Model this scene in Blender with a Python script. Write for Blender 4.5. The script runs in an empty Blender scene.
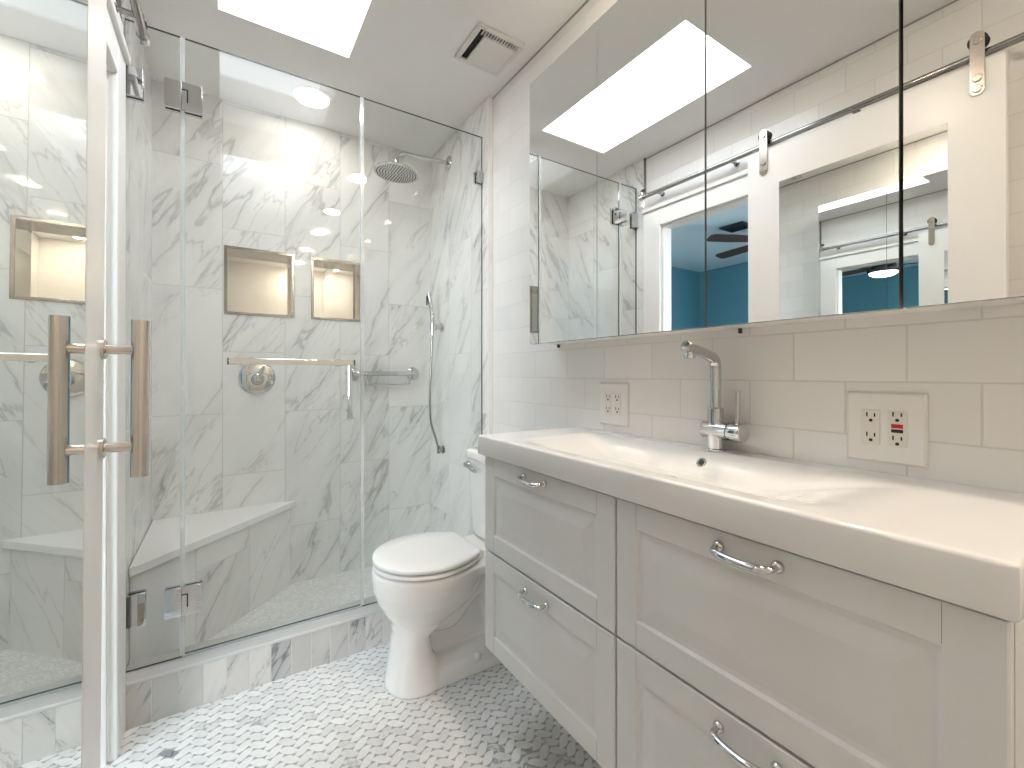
import bpy, bmesh, math, random
from mathutils import Vector, Matrix, noise as mnoise

random.seed(7)
C = bpy.context.scene.collection
SC = bpy.context.scene
PI = math.pi

# ------------------------------------------------------------------ camera, world, light, exposure
CAM_H = 1.126
cam_d = bpy.data.cameras.new('camera')
cam_d.sensor_width = 36.0
cam_d.lens = 442.0 / 1024.0 * 36.0
cam_d.shift_y = -10.0 / 1024.0
cam_d.clip_start = 0.02
cam = bpy.data.objects.new('camera', cam_d)
C.objects.link(cam)
cam.location = (0, 0, CAM_H)
cam.rotation_euler = (PI / 2, 0, -math.atan(287.0 / 442.0))
SC.camera = cam

SC.view_settings.view_transform = 'Standard'
SC.view_settings.look = 'None'
SC.view_settings.gamma = 1.0
SC.view_settings.use_curve_mapping = False
SC.view_settings.exposure = 0.70
SC.cycles.max_bounces = 14
SC.cycles.diffuse_bounces = 6
SC.cycles.glossy_bounces = 10
SC.cycles.transparent_max_bounces = 40
SC.cycles.caustics_reflective = False
SC.cycles.caustics_refractive = False

world = bpy.data.worlds.new('world')
SC.world = world
world.use_nodes = True
world.node_tree.nodes['Background'].inputs[0].default_value = (0.80, 0.90, 1.0, 1)
world.node_tree.nodes['Background'].inputs[1].default_value = 1.0

SKY_STRENGTH = 7.0      # dome of the skylight
LAMP_STRENGTH = 100.0     # lenses of the recessed lamps
ROOM_LAMP = 6.0         # bedroom fan lamp

CEIL = 2.452
XL, XR = -0.29, 1.08           # left and right white walls
XSL, XSR = -0.275, 1.057       # marble faces of the shower
YC, YG, YB = 1.835, 1.898, 2.55  # curb front, glass, shower back wall
YF = -0.90                     # wall behind the camera

# ------------------------------------------------------------------ node helpers
class NT:
    def __init__(self, name):
        self.m = bpy.data.materials.new(name)
        self.m.use_nodes = True
        self.t = self.m.node_tree
        self.n = self.t.nodes
        self.l = self.t.links
        self.n.clear()
        self.out = self.n.new('ShaderNodeOutputMaterial')

    def put(self, sock, v):
        if isinstance(v, bpy.types.NodeSocket):
            self.l.new(v, sock)
        elif v is not None:
            if isinstance(v, (tuple, list)) and sock.type == 'RGBA' and len(v) == 3:
                v = (*v, 1)
            sock.default_value = v

    def math(self, op, a, b=None, c=None, clamp=False):
        n = self.n.new('ShaderNodeMath'); n.operation = op; n.use_clamp = clamp
        self.put(n.inputs[0], a); self.put(n.inputs[1], b); self.put(n.inputs[2], c)
        return n.outputs[0]

    def xyz(self, v):
        n = self.n.new('ShaderNodeSeparateXYZ'); self.put(n.inputs[0], v)
        return n.outputs

    def vec(self, x, y, z):
        n = self.n.new('ShaderNodeCombineXYZ')
        self.put(n.inputs[0], x); self.put(n.inputs[1], y); self.put(n.inputs[2], z)
        return n.outputs[0]

    def vmath(self, op, a, b=None):
        n = self.n.new('ShaderNodeVectorMath'); n.operation = op
        self.put(n.inputs[0], a)
        if b is not None:
            self.put(n.inputs[1], b)
        return n.outputs['Value'] if op in ('DOT_PRODUCT', 'LENGTH') else n.outputs['Vector']

    def noise(self, v, scale, detail=3, rough=0.5, dist=0.0):
        n = self.n.new('ShaderNodeTexNoise')
        self.put(n.inputs['Vector'], v)
        n.inputs['Scale'].default_value = scale
        n.inputs['Detail'].default_value = detail
        n.inputs['Roughness'].default_value = rough
        n.inputs['Distortion'].default_value = dist
        return n.outputs['Fac']

    def white(self, v):
        n = self.n.new('ShaderNodeTexWhiteNoise'); n.noise_dimensions = '3D'
        self.put(n.inputs['Vector'], v)
        return n.outputs['Value'], n.outputs['Color']

    def step(self, v, lo, hi, a=0.0, b=1.0):
        n = self.n.new('ShaderNodeMapRange'); n.interpolation_type = 'SMOOTHSTEP'
        self.put(n.inputs[0], v)
        for i, x in enumerate((lo, hi, a, b)):
            self.put(n.inputs[i + 1], x)
        return n.outputs[0]

    def mix(self, f, a, b):
        n = self.n.new('ShaderNodeMix'); n.data_type = 'RGBA'
        self.put(n.inputs[0], f); self.put(n.inputs[6], a); self.put(n.inputs[7], b)
        return n.outputs[2]

    def attr(self, name):
        n = self.n.new('ShaderNodeAttribute'); n.attribute_name = name
        return n.outputs

    def pos(self):
        return self.n.new('ShaderNodeNewGeometry').outputs['Position']

    def objpos(self):
        return self.n.new('ShaderNodeTexCoord').outputs['Object']

    def bump(self, h, dist, strength=1.0):
        n = self.n.new('ShaderNodeBump')
        n.inputs['Strength'].default_value = strength
        n.inputs['Distance'].default_value = dist
        self.put(n.inputs['Height'], h)
        return n.outputs[0]

    def bsdf(self, base, rough=0.5, metal=0.0, normal=None, spec=0.5, coat=0.0, emit=None, emit_s=0.0):
        n = self.n.new('ShaderNodeBsdfPrincipled')
        self.put(n.inputs['Base Color'], base)
        self.put(n.inputs['Roughness'], rough)
        self.put(n.inputs['Metallic'], metal)
        n.inputs['Specular IOR Level'].default_value = spec
        n.inputs['Coat Weight'].default_value = coat
        n.inputs['Coat Roughness'].default_value = 0.05
        if normal is not None:
            self.put(n.inputs['Normal'], normal)
        if emit is not None:
            self.put(n.inputs['Emission Color'], emit)
            n.inputs['Emission Strength'].default_value = emit_s
        self.l.new(n.outputs[0], self.out.inputs[0])
        return n


def plain(name, col, rough=0.5, metal=0.0, spec=0.5, coat=0.0, var=0.03, scale=18.0, bump=0.0):
    t = NT(name)
    p = t.objpos()
    f = t.noise(p, scale, 3)
    a = tuple(max(0, x * (1 - var)) for x in col)
    b = tuple(min(1, x * (1 + var)) for x in col)
    base = t.mix(f, a, b)
    nm = t.bump(t.noise(p, 220, 2), bump) if bump else None
    t.bsdf(base, rough, metal, nm, spec, coat)
    return t.m


def glow(name, col, s):
    t = NT(name)
    e = t.n.new('ShaderNodeEmission')
    e.inputs[0].default_value = (*col, 1)
    e.inputs[1].default_value = s
    t.l.new(e.outputs[0], t.out.inputs[0])
    return t.m


def tiles(t, u, v, tw, th, u0, v0, grout, shift='col'):
    """tile cell coordinates: returns grout mask (1 = grout) and a random colour per tile"""
    uu = t.math('DIVIDE', t.math('SUBTRACT', u, u0), tw)
    vv = t.math('DIVIDE', t.math('SUBTRACT', v, v0), th)
    if shift == 'col':
        ci = t.math('FLOOR', uu)
        vv = t.math('ADD', vv, t.math('MULTIPLY', t.math('FLOORED_MODULO', ci, 2.0), 0.5))
    elif shift == 'row':
        ri = t.math('FLOOR', vv)
        uu = t.math('ADD', uu, t.math('MULTIPLY', t.math('FLOORED_MODULO', ri, 2.0), 0.5))
    iu, iv = t.math('FLOOR', uu), t.math('FLOOR', vv)
    fu, fv = t.math('FRACT', uu), t.math('FRACT', vv)
    du = t.math('MULTIPLY', t.math('MINIMUM', fu, t.math('SUBTRACT', 1.0, fu)), tw)
    dv = t.math('MULTIPLY', t.math('MINIMUM', fv, t.math('SUBTRACT', 1.0, fv)), th)
    d = t.math('MINIMUM', du, dv)
    g = t.step(d, grout * 0.35, grout * 0.9, 1.0, 0.0)
    wv, wc = t.white(t.vec(iu, iv, 3.7))
    return g, wv, wc, d


def marble(name, ua, va, tw, th, u0, v0, flip=1.0, ang=58.0, grout=0.0022, shift='col', vein=1.0,
           base=(0.82, 0.815, 0.80), dark=(0.25, 0.245, 0.24), gcol=(0.56, 0.55, 0.53), tone=0.08, rough=0.035, vs=1.0):
    t = NT(name)
    xyz = t.xyz(t.pos())
    u, v = (xyz[ua] if isinstance(ua, int) else None), (xyz[va] if isinstance(va, int) else None)
    if ua == 'diag':
        u = t.math('MULTIPLY', t.math('ADD', xyz[0], xyz[1]), 0.7071)
    g, wv, wc, d = tiles(t, u, v, tw, th, u0, v0, grout, shift)
    off = t.vmath('SCALE', wc, None)
    off.node.inputs['Scale'].default_value = 9.0
    a = math.radians(ang)
    uf = t.math('MULTIPLY', u, flip)
    al = t.math('ADD', t.math('MULTIPLY', uf, math.cos(a)), t.math('MULTIPLY', v, math.sin(a)))
    ac = t.math('SUBTRACT', t.math('MULTIPLY', v, math.cos(a)), t.math('MULTIPLY', uf, math.sin(a)))
    p = t.vmath('ADD', t.vec(t.math('MULTIPLY', al, 0.22), ac, 0.0), off)
    n1 = t.noise(p, 4.2 * vs, 5, 0.5, 0.35)
    r1 = t.math('ABSOLUTE', t.math('SUBTRACT', n1, 0.5))
    v1 = t.step(r1, 0.0, 0.016, 1.0, 0.0)
    h1 = t.step(r1, 0.0, 0.10, 1.0, 0.0)
    m1 = t.step(t.noise(t.vmath('ADD', p, (4.1, 2.2, 0)), 2.6 * vs, 2), 0.38, 0.58)
    n2 = t.noise(t.vmath('ADD', p, (13.1, 7.7, 1.3)), 8.0 * vs, 5, 0.55, 0.5)
    v2 = t.step(t.math('ABSOLUTE', t.math('SUBTRACT', n2, 0.5)), 0.0, 0.018, 1.0, 0.0)
    m2 = t.step(t.noise(t.vmath('ADD', p, (1.1, 9.2, 0)), 3.4 * vs, 2), 0.42, 0.60)
    cl = t.step(t.noise(t.vmath('ADD', p, (3.3, 5.2, 2)), 3.0 * vs, 3, 0.5, 0.3), 0.45, 0.85)
    amt = t.math('ADD', t.math('MULTIPLY', t.math('MULTIPLY', v1, m1), 0.36 * vein),
                 t.math('MULTIPLY', t.math('MULTIPLY', v2, m2), 0.27 * vein))
    amt = t.math('ADD', amt, t.math('MULTIPLY', t.math('MULTIPLY', h1, m1), 0.13 * vein))
    amt = t.math('ADD', amt, t.math('MULTIPLY', cl, 0.15 * vein))
    amt = t.math('ADD', amt, t.math('MULTIPLY', t.math('MULTIPLY', t.math('SUBTRACT', wv, 0.3), 1.0), tone), clamp=True)
    amt = t.math('MULTIPLY', amt, 1.0, clamp=True)
    col = t.mix(amt, base, dark)
    col = t.mix(g, col, gcol)
    ro = t.math('ADD', rough, t.math('MULTIPLY', g, 0.45))
    nm = t.bump(t.math('SUBTRACT', 1.0, g), 0.0012, 0.6)
    t.bsdf(col, ro, 0.0, nm, 0.5)
    return t.m


def subway(name, ua, u0):
    t = NT(name)
    xyz = t.xyz(t.pos())
    g, wv, wc, d = tiles(t, xyz[ua], xyz[2], 0.198, 0.1085, u0, 0.8935, 0.0026, 'row')
    wav = t.noise(t.pos(), 9.0, 2)
    col = t.mix(wv, (0.80, 0.785, 0.765), (0.84, 0.825, 0.805))
    col = t.mix(t.math('MULTIPLY', g, 0.9), col, (0.66, 0.64, 0.615))
    ro = t.math('ADD', 0.13, t.math('MULTIPLY', g, 0.5))
    h = t.math('ADD', t.math('SUBTRACT', 1.0, g), t.math('MULTIPLY', wav, 0.5))
    t.bsdf(col, ro, 0.0, t.bump(h, 0.0008, 0.5), 0.45)
    return t.m


def glass_mat(name, tint, rough=0.0):
    t = NT(name)
    geo = t.n.new('ShaderNodeNewGeometry')
    ct = t.math('ABSOLUTE', t.vmath('DOT_PRODUCT', geo.outputs['Normal'], geo.outputs['Incoming']))
    fac = t.math('ADD', 0.022, t.math('MULTIPLY', t.math('POWER', t.math('SUBTRACT', 1.0, ct, clamp=True), 5.0), 0.95))
    tr = t.n.new('ShaderNodeBsdfTransparent'); tr.inputs[0].default_value = (*tint, 1)
    gl = t.n.new('ShaderNodeBsdfGlossy'); gl.inputs['Roughness'].default_value = rough
    gl.inputs[0].default_value = (1, 1, 1, 1)
    mx = t.n.new('ShaderNodeMixShader')
    t.l.new(fac, mx.inputs[0]); t.l.new(tr.outputs[0], mx.inputs[1]); t.l.new(gl.outputs[0], mx.inputs[2])
    t.l.new(mx.outputs[0], t.out.inputs[0])
    return t.m


M = {}
M['white_tile_y'] = subway('white wall tile', 1, 0.294)
M['white_tile_x'] = subway('white wall tile across', 0, 0.1)
M['ceiling'] = plain('ceiling paint', (0.84, 0.83, 0.815), 0.8, var=0.01)
M['white_paint'] = plain('white painted wood', (0.84, 0.83, 0.81), 0.35, var=0.012)
M['door_paint'] = plain('white door paint', (0.83, 0.82, 0.80), 0.3, var=0.012)
M['marble_back'] = marble('marble wall tile', 0, 2, 0.27, 0.60, -0.01, 0.634, vs=1.25)
M['marble_side'] = marble('marble side wall tile', 1, 2, 0.27, 0.60, 2.01, 0.634, flip=-1.0, vs=1.25)
M['marble_left'] = marble('marble left wall tile', 1, 2, 0.27, 0.60, 2.01, 0.634, flip=-1.0, ang=122, vs=1.25)
M['marble_bench'] = marble('marble bench tile', 'diag', 2, 0.27, 0.60, 0.11, 0.034, ang=58, rough=0.2)
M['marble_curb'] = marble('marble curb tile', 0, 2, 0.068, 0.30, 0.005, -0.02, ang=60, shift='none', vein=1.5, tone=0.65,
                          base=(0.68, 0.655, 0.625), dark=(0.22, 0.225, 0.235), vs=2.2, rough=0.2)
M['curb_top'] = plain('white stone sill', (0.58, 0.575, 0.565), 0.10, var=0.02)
M['bench_top'] = plain('white quartz', (0.84, 0.84, 0.83), 0.18, var=0.015)
M['chrome'] = plain('polished chrome', (0.62, 0.62, 0.625), 0.04, 1.0, var=0.01)
M['bright_chrome'] = plain('bright chrome', (0.72, 0.72, 0.72), 0.05, 1.0, var=0.01)
M['steel'] = plain('polished stainless steel', (0.74, 0.725, 0.70), 0.008, 1.0, var=0.01)
M['brushed'] = plain('brushed nickel', (0.66, 0.60, 0.55), 0.22, 1.0, var=0.05, scale=60)
M['rail_steel'] = plain('rail steel', (0.36, 0.35, 0.34), 0.14, 1.0, var=0.03)
M['black'] = plain('black rubber', (0.012, 0.012, 0.012), 0.5, var=0.1)
M['dark_gap'] = plain('dark cavity', (0.02, 0.019, 0.018), 0.8, var=0.1)
M['mirror'] = plain('mirror silver', (0.90, 0.905, 0.90), 0.0, 1.0, var=0.0)
M['door_mirror'] = plain('door mirror silver', (0.865, 0.89, 0.875), 0.0, 1.0, var=0.0)
M['mirror_edge'] = plain('mirror edge', (0.42, 0.44, 0.42), 0.25, 0.3, var=0.02)
M['cabinet_white'] = plain('white cabinet board', (0.80, 0.79, 0.77), 0.35, var=0.01)
M['vanity_grey'] = plain('pale grey cabinet paint', (0.755, 0.755, 0.745), 0.32, var=0.01)
M['ceramic'] = plain('white ceramic basin', (0.86, 0.85, 0.835), 0.12, coat=0.4, var=0.005)
M['porcelain'] = plain('toilet porcelain', (0.84, 0.83, 0.815), 0.10, coat=0.5, var=0.006)
M['seat_plastic'] = plain('white seat plastic', (0.87, 0.865, 0.85), 0.16, var=0.005)
M['plate'] = plain('white plastic plate', (0.80, 0.785, 0.76), 0.3, var=0.01)
M['plate_inner'] = plain('ivory receptacle', (0.76, 0.73, 0.68), 0.3, var=0.01)
M['red'] = plain('red button', (0.55, 0.02, 0.03), 0.35)
M['black_plastic'] = plain('black plastic', (0.015, 0.013, 0.012), 0.4)
M['glass'] = glass_mat('clear shower glass', (0.970, 0.980, 0.978))
M['glass_edge'] = plain('green glass edge', (0.05, 0.085, 0.075), 0.12, var=0.1)
M['seal'] = glass_mat('pale clear vinyl seal', (0.93, 0.94, 0.94), 0.12)
_t = M['seal'].node_tree
_d = _t.nodes.new('ShaderNodeBsdfDiffuse'); _d.inputs[0].default_value = (0.82, 0.85, 0.86, 1)
_x = _t.nodes.new('ShaderNodeMixShader'); _x.inputs[0].default_value = 0.30
_o = [n for n in _t.nodes if n.type == 'OUTPUT_MATERIAL'][0]
_t.links.new(_o.inputs[0].links[0].from_socket, _x.inputs[1]); _t.links.new(_d.outputs[0], _x.inputs[2]); _t.links.new(_x.outputs[0], _o.inputs[0])
M['grille'] = plain('white fan grille plastic', (0.72, 0.70, 0.67), 0.5, var=0.01)
M['blue_wall'] = plain('blue bedroom paint', (0.115, 0.30, 0.38), 0.7, var=0.02)
M['bed_ceiling'] = plain('bedroom ceiling paint', (0.66, 0.82, 0.90), 0.8, var=0.01)
M['wood_floor'] = plain('bedroom floor boards', (0.32, 0.22, 0.14), 0.4, var=0.25, scale=5)
M['fan_wood'] = plain('dark fan blade', (0.075, 0.045, 0.03), 0.4, var=0.3, scale=8)
M['fan_metal'] = plain('dark fan metal', (0.09, 0.09, 0.09), 0.25, 0.8)
M['vent_dark'] = plain('dark vent grille', (0.035, 0.05, 0.055), 0.5)
M['lamp'] = glow('lamp lens', (1.0, 0.855, 0.675), LAMP_STRENGTH)
M['shower_lamp'] = glow('shower lamp lens', (1.0, 0.93, 0.84), LAMP_STRENGTH * 0.34)
M['fan_lamp'] = glow('fan lamp bowl', (1.0, 0.90, 0.75), ROOM_LAMP)
M['fill_glow'] = glow('added bedroom fill glow', (0.92, 0.96, 1.0), 16.0)  # glow of the added window, fill light for the bedroom
M['sky_dome'] = glow('skylight dome', (0.86, 0.93, 1.0), SKY_STRENGTH)
M['ceiling_shadow'] = plain('painted ceiling shadow line', (0.34, 0.33, 0.32), 0.7)  # shade under the ceiling, put into a grey colour
M['drain_dark'] = plain('dark drain hole', (0.015, 0.013, 0.012), 0.6)
M['grout_strip'] = plain('white silicone', (0.78, 0.77, 0.75), 0.4)

# leaf mosaic (tone attribute per tile) ---------------------------------------------------
def leaf_material():
    t = NT('leaf marble mosaic')
    a = t.attr('leaf_tone')['Fac']
    p = t.pos()
    po = t.vmath('ADD', p, t.vec(t.math('MULTIPLY', a, 31.0), t.math('MULTIPLY', a, 17.0), 0))
    n1 = t.noise(po, 13.0, 3, 0.5, 0.8)
    v1 = t.step(t.math('ABSOLUTE', t.math('SUBTRACT', n1, 0.5)), 0.0, 0.05, 1.0, 0.0)
    cl = t.step(t.noise(po, 12.0, 3), 0.45, 0.75)
    rare = t.step(a, 0.80, 1.0)
    amt = t.math('ADD', t.math('MULTIPLY', v1, t.math('ADD', 0.06, t.math('MULTIPLY', rare, 0.5))),
                 t.math('MULTIPLY', cl, 0.13))
    amt = t.math('ADD', amt, t.math('MULTIPLY', t.step(a, 0.35, 1.0), 0.15))
    amt = t.math('ADD', amt, t.math('MULTIPLY', t.step(a, 1.5, 1.6), 0.65), clamp=True)
    base = t.mix(amt, (0.88, 0.88, 0.87), (0.20, 0.22, 0.25))
    t.bsdf(base, 0.22, 0.0, None, 0.5)
    return t.m
M['leaf'] = leaf_material()
M['leaf_grout'] = plain('grey mosaic grout', (0.44, 0.435, 0.43), 0.8, var=0.06, scale=60)


def pebble_material():
    t = NT('small marble mosaic')
    p = t.pos()
    n = t.n.new('ShaderNodeTexVoronoi'); n.feature = 'DISTANCE_TO_EDGE'; n.inputs['Scale'].default_value = 62
    t.l.new(p, n.inputs['Vector'])
    n2 = t.n.new('ShaderNodeTexVoronoi'); n2.inputs['Scale'].default_value = 62
    t.l.new(p, n2.inputs['Vector'])
    tone = t.xyz(n2.outputs['Color'])[0]
    col = t.mix(tone, (0.86, 0.86, 0.85), (0.72, 0.73, 0.73))
    g = t.step(n.outputs['Distance'], 0.03, 0.09, 1.0, 0.0)
    col = t.mix(g, col, (0.66, 0.66, 0.65))
    t.bsdf(col, 0.35, 0.0, t.bump(t.math('SUBTRACT', 1.0, g), 0.001, 0.5))
    return t.m
M['pebble'] = pebble_material()

# ------------------------------------------------------------------ mesh helpers
def obj(name, bm, mat, parent=None, smooth=False, bevel=0.0, seg=2, ang=35):
    me = bpy.data.meshes.new(name)
    bmesh.ops.recalc_face_normals(bm, faces=bm.faces)
    bm.to_mesh(me); bm.free()
    for m in (mat if isinstance(mat, (list, tuple)) else [mat]):
        me.materials.append(m)
    o = bpy.data.objects.new(name, me)
    C.objects.link(o)
    if parent is not None:
        o.parent = parent
        o.matrix_parent_inverse = Matrix.Translation(-origin_of(parent))
    if bevel:
        b = o.modifiers.new('edge', 'BEVEL'); b.width = bevel; b.segments = seg
        b.limit_method = 'ANGLE'; b.angle_limit = math.radians(30)
    if smooth or bevel:
        for p in me.polygons:
            p.use_smooth = True
        try:
            me.set_sharp_from_angle(angle=math.radians(ang))
        except Exception:
            pass
    return o


def origin_of(o):
    # parts are modelled in room coordinates, so only a top-level thing has an offset
    return Vector(o.location) if o.parent is None else Vector((0, 0, 0))


def tag(o, label=None, cat=None, group=None, kind=None):
    if label: o['label'] = label
    if cat: o['category'] = cat
    if group: o['group'] = group
    if kind: o['kind'] = kind
    return o


def thing(name, label, cat, loc, group=None):
    o = bpy.data.objects.new(name, None)
    o.empty_display_size = 0.05
    C.objects.link(o)
    o.location = loc
    return tag(o, label, cat, group)


def struct(name, bm, mat, **k):
    o = obj(name, bm, mat, **k)
    o['kind'] = 'structure'
    return o


def box(bm, x0, x1, y0, y1, z0, z1, mi=0):
    v = [bm.verts.new(p) for p in ((x0, y0, z0), (x1, y0, z0), (x1, y1, z0), (x0, y1, z0),
                                   (x0, y0, z1), (x1, y0, z1), (x1, y1, z1), (x0, y1, z1))]
    fs = []
    for q in ((0, 3, 2, 1), (4, 5, 6, 7), (0, 1, 5, 4), (1, 2, 6, 5), (2, 3, 7, 6), (3, 0, 4, 7)):
        f = bm.faces.new([v[i] for i in q]); f.material_index = mi; fs.append(f)
    return fs


def B(*a):
    bm = bmesh.new(); box(bm, *a); return bm


def frame_of(d):
    d = Vector(d).normalized()
    a = Vector((0, 0, 1)) if abs(d.z) < 0.9 else Vector((1, 0, 0))
    u = d.cross(a).normalized()
    return d, u, d.cross(u).normalized()


def loft(bm, rings, cap=True, closed=True, mi=0):
    R = [[bm.verts.new(p) for p in r] for r in rings]
    n = len(R[0])
    for a, b in zip(R, R[1:]):
        for i in range(n if closed else n - 1):
            j = (i + 1) % n
            f = bm.faces.new((a[i], a[j], b[j], b[i])); f.material_index = mi
    if cap:
        bm.faces.new(list(reversed(R[0]))).material_index = mi
        bm.faces.new(R[-1]).material_index = mi
    return R


def tube(bm, pts, r, n=16, cap=True, mi=0):
    pts = [Vector(p) for p in pts]
    rs = r if isinstance(r, (list, tuple)) else [r] * len(pts)
    d0, u, w = frame_of(pts[1] - pts[0])
    rings = []
    for i, p in enumerate(pts):
        if i == 0: d = pts[1] - pts[0]
        elif i == len(pts) - 1: d = pts[-1] - pts[-2]
        else: d = (pts[i + 1] - p).normalized() + (p - pts[i - 1]).normalized()
        d.normalize()
        u = (u - d * u.dot(d)).normalized()
        w = d.cross(u)
        rings.append([p + (u * math.cos(2 * PI * k / n) + w * math.sin(2 * PI * k / n)) * rs[i] for k in range(n)])
    return loft(bm, rings, cap, True, mi)


def cyl(bm, a, b, r, r2=None, n=28, mi=0):
    return tube(bm, [a, b], [r, r if r2 is None else r2], n, True, mi)


def lathe(bm, c, axis, prof, n=32, mi=0):
    """prof: list of (distance along axis, radius)"""
    c = Vector(c); d, u, w = frame_of(axis)
    rings = [[c + d * h + (u * math.cos(2 * PI * k / n) + w * math.sin(2 * PI * k / n)) * max(r, 1e-4) for k in range(n)] for h, r in prof]
    return loft(bm, rings, True, True, mi)


def bez(pts, n=10):
    """smooth polyline through points (Catmull-Rom)"""
    P = [Vector(p) for p in pts]
    out = []
    for i in range(len(P) - 1):
        p0 = P[max(i - 1, 0)]; p1 = P[i]; p2 = P[i + 1]; p3 = P[min(i + 2, len(P) - 1)]
        for k in range(n):
            s = k / n
            out.append(0.5 * ((2 * p1) + (p2 - p0) * s + (2 * p0 - 5 * p1 + 4 * p2 - p3) * s * s + (3 * p1 - p0 - 3 * p2 + p3) * s ** 3))
    out.append(P[-1])
    return out


def arc_corner(a, b, c, r, n=6):
    """polyline a-b-c with the corner at b rounded"""
    a, b, c = Vector(a), Vector(b), Vector(c)
    u, v = (a - b).normalized(), (c - b).normalized()
    p, q = b + u * r, b + v * r
    return [p * (1 - s) ** 2 + b * 2 * s * (1 - s) + q * s * s for s in [k / n for k in range(n + 1)]]


def rrect(y0, y1, z0, z1, r, n=5):
    """rounded rectangle outline as 2-D points"""
    out = []
    for cy, cz, a0 in ((y1 - r, z1 - r, 0), (y0 + r, z1 - r, 90), (y0 + r, z0 + r, 180), (y1 - r, z0 + r, 270)):
        for k in range(n + 1):
            a = math.radians(a0 + 90 * k / n)
            out.append((cy + r * math.cos(a), cz + r * math.sin(a)))
    return out


# ------------------------------------------------------------------ the room
def leaf_floor():
    bm = bmesh.new()
    lay = bm.faces.layers.float.new('leaf_tone')
    box(bm, XL - 0.02, XR + 0.02, YF - 0.02, YC + 0.06, -0.06, -0.0012, 1)
    # leaves tilt one way in one column and the other way in the next, their tips interlocking
    w, h, e, gr = 0.0375, 0.0365, 0.0095, 0.0013
    sl = math.tan(math.radians(29))
    xt = (w / 2 + e) * 0.965
    n = 10
    up = [(xt * (1 - 2 * k / n), (h / 2 - gr) * (1 - abs(1 - 2 * k / n) ** 1.75)) for k in range(n + 1)]
    outl = [(x, x * sl + q) for x, q in up] + [(x, x * sl - q) for x, q in reversed(up[1:-1])]
    nc = int((XR - XL) / w) + 2
    nr = int((YC - YF) / h) + 2
    for i in range(nc):
        sg = 1 if i % 2 else -1
        for j in range(nr):
            cx = XL + i * w
            cy = YF + j * h + (h / 2 if i % 2 else 0)
            if cx > XR + 0.01 or cy > YC + 0.02: continue
            vs = [bm.verts.new((cx + x, cy + y * sg, 0)) for x, y in outl]
            f = bm.faces.new(vs)
            tn = random.random()
            big = mnoise.noise(Vector((cx * 3.0, cy * 3.0, 0.4)))
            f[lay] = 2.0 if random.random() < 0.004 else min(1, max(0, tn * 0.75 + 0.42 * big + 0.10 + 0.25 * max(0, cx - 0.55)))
    return struct('floor', bm, [M['leaf'], M['leaf_grout']])

leaf_floor()

bm = bmesh.new(); box(bm, XR, XR + 0.12, YF - 0.1, YC + 0.02, -0.06, CEIL + 0.1)
struct('wall_right', bm, M['white_tile_y'])
bm = bmesh.new(); box(bm, XSR, XR + 0.12, YC + 0.001, YB + 0.12, -0.06, CEIL + 0.1)
struct('wall_shower_right', bm, M['marble_side'])
bm = bmesh.new(); box(bm, XSR - 0.002, XSR + 0.02, YC - 0.003, YC + 0.004, 0.0, CEIL)
struct('trim_1', bm, M['plate'])
bm = bmesh.new(); box(bm, XSL - 0.020, XSL + 0.002, YC - 0.004, YC + 0.002, 0.152, CEIL)
struct('trim_7', bm, M['rail_steel'])
bm = bmesh.new(); box(bm, XL - 0.12, XSL, YC + 0.001, YB + 0.12, -0.06, CEIL + 0.1)
struct('wall_shower_left', bm, M['marble_left'])

# back wall of the shower with the two niche openings
N1 = (-0.004, 0.304, 1.417, 1.750)
N2 = (0.383, 0.656, 1.418, 1.750)
bm = bmesh.new()
xs = [XSL - 0.1, N1[0] + 0.01, N1[1] - 0.01, N2[0] + 0.01, N2[1] - 0.01, XR + 0.1]
zs = [-0.06, N1[2] + 0.01, N1[3] - 0.01, CEIL + 0.1]
for i in range(5):
    for j in range(3):
        if j == 1 and i in (1, 3): continue
        box(bm, xs[i], xs[i + 1], YB, YB + 0.12, zs[j], zs[j + 1])
bmesh.ops.remove_doubles(bm, verts=bm.verts, dist=1e-5)
struct('wall_shower_back', bm, M['marble_back'])

# wall behind the camera
bm = bmesh.new(); box(bm, XL - 0.12, XR + 0.12, YF - 0.12, YF, -0.06, CEIL + 0.1)
struct('wall_front', bm, M['white_tile_x'])

# left wall with the doorway
DY0, DY1, DZ = 0.93, 1.722, 2.015
WT = 0.060             # thickness of the left wall
bm = bmesh.new()
box(bm, XL - WT, XL, YF - 0.1, DY0, -0.06, CEIL + 0.1)
box(bm, XL - WT, XL, DY1, YC + 0.002, -0.06, CEIL + 0.1)
box(bm, XL - WT, XL, DY0, DY1, DZ, CEIL + 0.1)
struct('wall_left', bm, M['white_tile_y'])

# door lining and casing
cf = -0.262
bm = bmesh.new()
for y0, y1 in ((DY0 - 0.001, DY0 + 0.022), (DY1 - 0.022, DY1 + 0.001)):
    box(bm, XL - WT - 0.008, XL + 0.004, y0, y1, 0, DZ)
box(bm, XL - WT - 0.008, XL + 0.008, DY0, DY1, DZ - 0.022, DZ + 0.001)
struct('trim_2', bm, M['white_paint'], bevel=0.002)
bm = bmesh.new()
for y0, y1 in ((DY1 - 0.012, YC - 0.003), (DY0 - 0.09, DY0 + 0.012)):
    box(bm, XL - 0.002, cf, y0, y1, 0, DZ + 0.088)
box(bm, XL - 0.002, cf, DY0 + 0.012, DY1 - 0.012, DZ - 0.012, DZ + 0.088)
struct('trim_3', bm, M['white_paint'], bevel=0.004)
bm = bmesh.new()
box(bm, XL - 0.002, XL + 0.040, DY0 - 0.60, YC - 0.003, DZ + 0.088, DZ + 0.112)
box(bm, XL - 0.002, XL + 0.022, DY0 - 0.60, YC - 0.003, DZ + 0.112, DZ + 0.205)
struct('trim_4', bm, M['white_paint'], bevel=0.003)

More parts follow.
